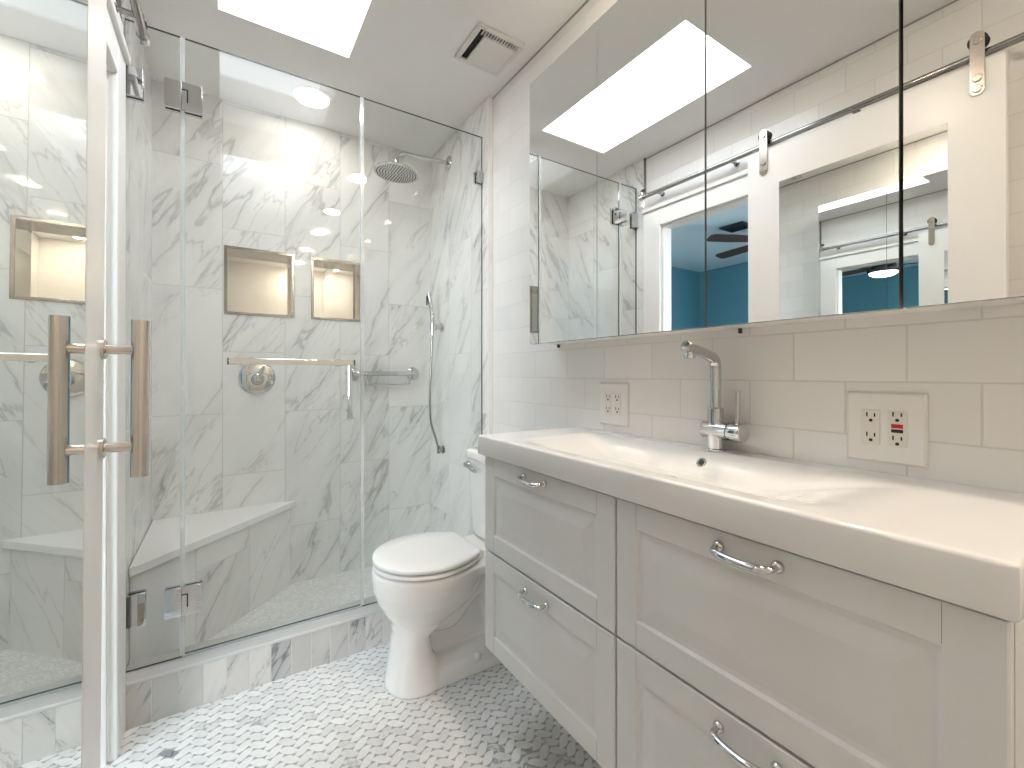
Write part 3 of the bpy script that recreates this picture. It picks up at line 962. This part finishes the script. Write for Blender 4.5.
# ------------------------------------------------------------------ outlets
def outlet(y0, y1, z0, z1, label, gfci):
    yc, zc = (y0 + y1) / 2, (z0 + z1) / 2
    t = thing('outlet_plate', label, 'electric outlet', (XR, yc, z0), 'outlet plates above the basin')
    bm = bmesh.new(); loft(bm, [[(XR - 0.0005, y0, z0), (XR - 0.0005, y1, z0), (XR - 0.0005, y1, z1), (XR - 0.0005, y0, z1)],
                                [(XR - 0.004, y0, z0), (XR - 0.004, y1, z0), (XR - 0.004, y1, z1), (XR - 0.004, y0, z1)],
                                [(XR - 0.008, y0 + 0.004, z0 + 0.004), (XR - 0.008, y1 - 0.004, z0 + 0.004), (XR - 0.008, y1 - 0.004, z1 - 0.004), (XR - 0.008, y0 + 0.004, z1 - 0.004)]])
    obj('plate', bm, M['plate'], t)
    for s in (1, -1):
        cy = yc + s * 0.0205
        dz = -0.002
        bm = bmesh.new(); box(bm, XR - 0.0098, XR - 0.007, cy - 0.0145, cy + 0.0145, zc - 0.034, zc + 0.034)
        rc = obj('receptacle', bm, M['plate_inner'], t, bevel=0.001)
        off = 0.0225 if gfci and s == -1 else 0.0195
        for zz in (off, -off):
            for yy, hh_ in ((0.0062, 0.0042), (-0.0062, 0.0036)):
                bm = bmesh.new(); box(bm, XR - 0.0102, XR - 0.0094, cy + yy - 0.0012, cy + yy + 0.0012, zc + zz + 0.001, zc + zz + 0.001 + 2 * hh_)
                obj('slot', bm, M['black_plastic'], rc)
            bm = bmesh.new(); lathe(bm, (XR - 0.0094, cy, zc + zz - 0.006), (-1, 0, 0), [(0, 0.0031), (0.0008, 0.0031)], 14)
            obj('ground_hole', bm, M['black_plastic'], rc)
        if gfci and s == -1:
            bm = bmesh.new(); box(bm, XR - 0.0112, XR - 0.0094, cy - 0.0088, cy + 0.0088, zc + 0.0012, zc + 0.0088)
            tag(obj('reset_button', bm, M['red'], rc, bevel=0.0006), 'red button')
            bm = bmesh.new(); box(bm, XR - 0.0110, XR - 0.0094, cy - 0.0088, cy + 0.0088, zc - 0.0074, zc - 0.0010)
            tag(obj('test_button', bm, M['black_plastic'], rc, bevel=0.0006), 'black button')
    for s in (1, -1):
        for zz in (0.048, -0.048):
            bm = bmesh.new(); lathe(bm, (XR - 0.0075, yc + s * 0.0205, zc + zz), (-1, 0, 0), [(0, 0.0030), (0.0009, 0.0028)], 14)
            obj('screw', bm, M['plate'], t)
outlet(0.978, 1.1033, 0.958, 1.097, 'white double outlet plate between shower and faucet', False)
outlet(0.264, 0.388, 0.953, 1.090, 'white double outlet plate with red button, right of faucet', True)

# ------------------------------------------------------------------ mirror cabinets
MX, MZ0, MZ1 = 0.942, 1.236, 2.194
def mirror_cabinet(y0, ym, y1, gap, label):
    t = thing('mirror_cabinet', label, 'mirror cabinet', (XR, (y0 + y1) / 2, MZ0), 'mirror cabinets above the vanity')
    bm = bmesh.new()
    x0 = MX + 0.0235; w = 0.012
    box(bm, x0, XR - 0.001, y0, y0 + w, MZ0 + 0.004, MZ1); box(bm, x0, XR - 0.001, y1 - w, y1, MZ0 + 0.004, MZ1)
    box(bm, x0, XR - 0.001, y0 + w, y1 - w, MZ0 + 0.004, MZ0 + 0.016); box(bm, x0, XR - 0.001, y0 + w, y1 - w, MZ1 - w, MZ1)
    box(bm, XR - 0.012, XR - 0.001, y0 + w, y1 - w, MZ0 + 0.016, MZ1 - w)
    obj('body', bm, M['cabinet_white'], t)
    for a, b in ((y0 + 0.001, ym - gap / 2), (ym + gap / 2, y1 - 0.001)):
        bm = bmesh.new()
        fs = box(bm, MX, MX + 0.022, a, b, MZ0, MZ1)
        for i, f in enumerate(fs): f.material_index = 0 if i == 5 else 1
        d = obj('mirror_door', bm, [M['mirror'], M['mirror_edge']], t)
    for y in (y1 - 0.006,):
        bm = bmesh.new(); box(bm, XR - 0.010, XR - 0.002, y - 0.003, y + 0.003, MZ0 - 0.009, MZ0 + 0.0035)
        obj('wall_bracket', bm, M['black_plastic'], t)
mirror_cabinet(0.6215, 0.9795, 1.332, 0.0022, 'two-door mirror cabinet on white tile beside the shower')
mirror_cabinet(-0.095, 0.264, 0.6185, 0.0060, 'two-door mirror cabinet above the outlet with red button')

# ------------------------------------------------------------------ barn door and its rail
DX = -0.2025           # face of the door towards the room
BY0_, BY1_, BZ0, BZ1 = 0.322, 1.146, 0.012, 2.147
MY0, MY1, MZa, MZb = 0.456, 1.006, 0.16, 1.985
bd = thing('barn_door', 'white sliding barn door with tall mirror panel and bar handle', 'sliding door', (DX - 0.017, 1.0, 0.01))
bm = bmesh.new()
x0, x1 = DX - 0.036, DX
xm = DX - 0.0004
box(bm, x0, xm - 0.005, BY0_, BY1_, BZ0, BZ1)
for a in ((BY0_, MY0, BZ0, BZ1), (MY1, BY1_, BZ0, BZ1), (MY0, MY1, BZ0, MZa), (MY0, MY1, MZb, BZ1)):
    box(bm, xm - 0.005, x1, *a)
obj('door_slab', bm, M['door_paint'], bd)
bm = bmesh.new(); box(bm, xm - 0.005, xm, MY0, MY1, MZa, MZb)
obj('mirror_panel', bm, M['door_mirror'], bd)
# bar handle
hy_ = 1.128
bx_ = DX + 0.057
bm = bmesh.new(); cyl(bm, (bx_, hy_, 0.926), (bx_, hy_, 1.232), 0.0146, n=32)
hb = obj('pull_handle', bm, M['brushed'], bd, True)
for z in (1.173, 0.985):
    bm = bmesh.new(); cyl(bm, (DX, hy_, z), (bx_ - 0.008, hy_, z), 0.0095); lathe(bm, (DX, hy_, z), (1, 0, 0), [(0, 0.019), (0.005, 0.019), (0.006, 0.017)])
    obj('post', bm, M['brushed'], hb, True)
# hangers
RX, RZ, RR = -0.2155, 2.184, 0.0125
for y in (1.072, 0.384):
    bm = bmesh.new()
    pts = [(y - 0.017, 2.052), ]
    out = []
    for k in range(13):
        a = PI + PI * k / 12
        out.append((y + 0.0175 * math.cos(a), 2.056 + 0.0175 * math.sin(a)))
    for k in range(13):
        a = PI * k / 12
        out.append((y + 0.0175 * math.cos(a), 2.230 + 0.0175 * math.sin(a)))
    loft(bm, [[(DX + 0.0005, a, b) for a, b in out], [(DX + 0.0055, a, b) for a, b in out]])
    h = obj('hanger', bm, M['brushed'], bd, bevel=0.001)
    bm = bmesh.new(); lathe(bm, (RX - 0.0155, y, RZ + RR + 0.022), (1, 0, 0), [(0, 0.024), (0.004, 0.025), (0.008, 0.021), (0.022, 0.021), (0.026, 0.025), (0.031, 0.024)], 36)
    obj('wheel', bm, M['black'], h, True)
    for z in (2.060, 2.094, RZ + RR + 0.022):
        bm = bmesh.new(); lathe(bm, (DX + 0.005, y, z), (1, 0, 0), [(0, 0.0125), (0.004, 0.0125), (0.006, 0.010)], 24)
        obj('bolt', bm, M['brushed'], h, True)

bd.rotation_euler = (0, 0.0062, 0.007)   # the door hangs a touch out of true

rl = thing('door_rail', 'round steel sliding door rail on standoffs above the doorway', 'door rail', (RX, 0.9, RZ))
bm = bmesh.new(); cyl(bm, (RX, 0.02, RZ), (RX, 1.806, RZ), RR)
obj('rod', bm, M['rail_steel'], rl, True)
for y in (0.25, 0.74, 1.245, 1.690):
    bm = bmesh.new(); cyl(bm, (XL + 0.021, y, RZ - 0.004), (RX, y, RZ - 0.004), 0.008); lathe(bm, (XL + 0.022, y, RZ - 0.004), (1, 0, 0), [(0, 0.014), (0.006, 0.014)]); lathe(bm, (RX + RR - 0.002, y, RZ), (1, 0, 0), [(0, 0.007), (0.004, 0.006)])
    obj('standoff', bm, M['rail_steel'], rl, True)
for y in (1.790,):
    bm = bmesh.new(); lathe(bm, (RX, y - 0.004, RZ), (0, 1, 0), [(0, 0.0165), (0.026, 0.0165), (0.028, 0.014)]); cyl(bm, (RX, y + 0.01, RZ), (RX, y + 0.01, RZ + 0.045), 0.009); 
    es = obj('end_stop', bm, M['chrome'], rl, True)
    bm = bmesh.new(); cyl(bm, (RX, y - 0.008, RZ + 0.037), (RX, y + 0.012, RZ + 0.037), 0.0105)
    obj('bumper', bm, M['black'], es, True)

# ------------------------------------------------------------------ toilet
TY = 1.565
to = thing('toilet', 'white two-piece toilet with closed lid between vanity and shower', 'toilet', (0.75, TY, 0))

def egg(xa, xb, hw, z, n=40, sq=0.0, xm=0.58):
    """outline elongated along x: tip at xa, back at xb"""
    out = []
    L = xb - xa
    for k in range(n):
        a = 2 * PI * k / n
        c, s = math.cos(a), math.sin(a)
        ex = 2.0 if c < 0 else 2.0 + sq
        xx = math.copysign(abs(c) ** (2 / ex), c); yy = math.copysign(abs(s) ** (2 / ex), s)
        xc = xa + L * xm
        x = xc + (xx * (xb - xc) if xx > 0 else xx * (xc - xa))
        out.append((x, TY + yy * hw, z))
    return out

bm = bmesh.new()
# pedestal rising into the bowl
lev = [(0.0, 0.480, 0.70, 0.108), (0.012, 0.478, 0.70, 0.110), (0.05, 0.485, 0.68, 0.103), (0.12, 0.497, 0.64, 0.096), (0.19, 0.507, 0.63, 0.094),
       (0.235, 0.499, 0.70, 0.104), (0.275, 0.474, 0.78, 0.130), (0.315, 0.452, 0.82, 0.155), (0.355, 0.440, 0.84, 0.172), (0.40, 0.435, 0.85, 0.179), (0.424, 0.436, 0.85, 0.178), (0.428, 0.442, 0.845, 0.172)]
loft(bm, [egg(a, b, h, z, 44, 0.8 if z < 0.2 else 0.5, 0.5) for z, a, b, h in lev])
# rear deck under the tank
loft(bm, [[(x, TY + y, z) for x, y in rrect(0.74, 1.045, -w_, w_, 0.04)] for z, w_ in ((0.355, 0.085), (0.372, 0.125), (0.395, 0.150), (0.424, 0.155), (0.428, 0.150))])
# foot
loft(bm, [[(x, TY + y, z) for x, y in rrect(0.60 + i_, 0.985 - i_, -w_, w_, 0.05)] for z, w_, i_ in ((0, 0.105, 0), (0.035, 0.101, 0.0), (0.060, 0.088, 0.01), (0.085, 0.050, 0.03))])
# trapway
tube(bm, bez([(0.63, TY, 0.235), (0.71, TY, 0.215), (0.79, TY, 0.285), (0.865, TY, 0.305), (0.915, TY, 0.215), (0.925, TY, 0.06)], 8), [0.060] * 8 + [0.062] * 33, 20)
loft(bm, [[(x, TY + y, z) for x, y in rrect(0.58, 0.97, -w_, w_, 0.02)] for z, w_ in ((0.05, 0.030), (0.22, 0.022), (0.36, 0.040))])
bw = obj('bowl', bm, M['porcelain'], to)
r = bw.modifiers.new('fuse', 'REMESH'); r.mode = 'VOXEL'; r.voxel_size = 0.0055; r.use_smooth_shade = True
s = bw.modifiers.new('relax', 'SMOOTH'); s.factor = 0.5; s.iterations = 6

def seat_outline(xa, xb, hw, n=30):
    out = []
    xc = xa + (xb - xa) * 0.53
    for k in range(n + 1):
        a = PI / 2 + PI * k / n
        out.append((xc + (xc - xa) * math.cos(a), TY + hw * math.sin(a)))
    # sides run back and draw in a little
    back = [(xc + (xb - xc) * s_, hw * (1 - 0.36 * s_ ** 1.9)) for s_ in (0.25, 0.5, 0.75, 0.93)]
    out += [(x, TY - w_) for x, w_ in back] + [(xb, TY - hw * 0.56)] + [(xb, TY + hw * 0.56)] + [(x, TY + w_) for x, w_ in reversed(back)]
    return out

def slab(o, z0, z1, rr):
    bm = bmesh.new()
    c = Vector((sum(p[0] for p in o) / len(o), TY, 0))
    def sc(k, z): return [(c.x + (x - c.x) * k, TY + (y - TY) * k, z) for x, y in o]
    loft(bm, [sc(0.93, z0), sc(0.93, z0 + 0.0012), sc(0.995, z0 + 0.0014), sc(1.0, z0 + rr * 0.6), sc(1.0, z1 - rr), sc(0.993, z1 - rr * 0.35), sc(0.972, z1), sc(0.6, z1 + 0.002), sc(0.2, z1 + 0.003)])
    return bm
obj('seat', slab(seat_outline(0.441, 0.800, 0.181), 0.4345, 0.4470, 0.002), M['seat_plastic'], to, True, ang=60)
lid = obj('lid', slab(seat_outline(0.439, 0.805, 0.183), 0.4540, 0.4690, 0.005), M['seat_plastic'], to, True, ang=60)
for sgn in (1, -1):
    bm = bmesh.new(); cyl(bm, (0.812, TY + sgn * 0.075 - 0.022, 0.447), (0.812, TY + sgn * 0.075 + 0.022, 0.447), 0.013)
    box(bm, 0.800, 0.826, TY + sgn * 0.075 - 0.020, TY + sgn * 0.075 + 0.020, 0.428, 0.447)
    obj('seat_hinge', bm, M['seat_plastic'], to, True)

bm = bmesh.new()
tz = [(0.434, 0.905, 0.155), (0.46, 0.900, 0.163), (0.62, 0.895, 0.176), (0.762, 0.891, 0.184)]
loft(bm, [[(x, TY + y, z) for x, y in rrect(xf, XR - 0.012, -w_, w_, 0.035)] for z, xf, w_ in tz])
tk = obj('tank', bm, M['porcelain'], to, bevel=0.004)
bm = bmesh.new()
loft(bm, [[(x, TY + y, z) for x, y in rrect(0.884 + i_, XR - 0.008 - i_ * 0.3, -0.191 + i_, 0.191 - i_, 0.035)] for z, i_ in ((0.763, 0.004), (0.766, 0.0), (0.789, 0.0), (0.797, 0.004), (0.800, 0.014))])
obj('tank_lid', bm, M['porcelain'], to, True, ang=50)
bm = bmesh.new()
ly = TY + 0.148; lz = 0.735
lathe(bm, (0.893, ly, lz), (-1, 0, 0), [(0, 0.015), (0.010, 0.015), (0.014, 0.011), (0.026, 0.010)])
tube(bm, [(0.871, ly, lz), (0.867, ly - 0.04, lz - 0.002), (0.864, ly - 0.085, lz - 0.008), (0.864, ly - 0.105, lz - 0.010)], [0.0085, 0.0075, 0.0095, 0.008])
obj('flush_lever', bm, M['chrome'], to, True)
for sgn in (1, -1):
    bm = bmesh.new(); lathe(bm, (0.80, TY + sgn * 0.090, 0.054), (0, sgn * 0.25, 1), [(0, 0.016), (0.010, 0.015), (0.017, 0.009), (0.019, 0.002)], 20)
    obj('bolt_cap', bm, M['porcelain'], to, True)
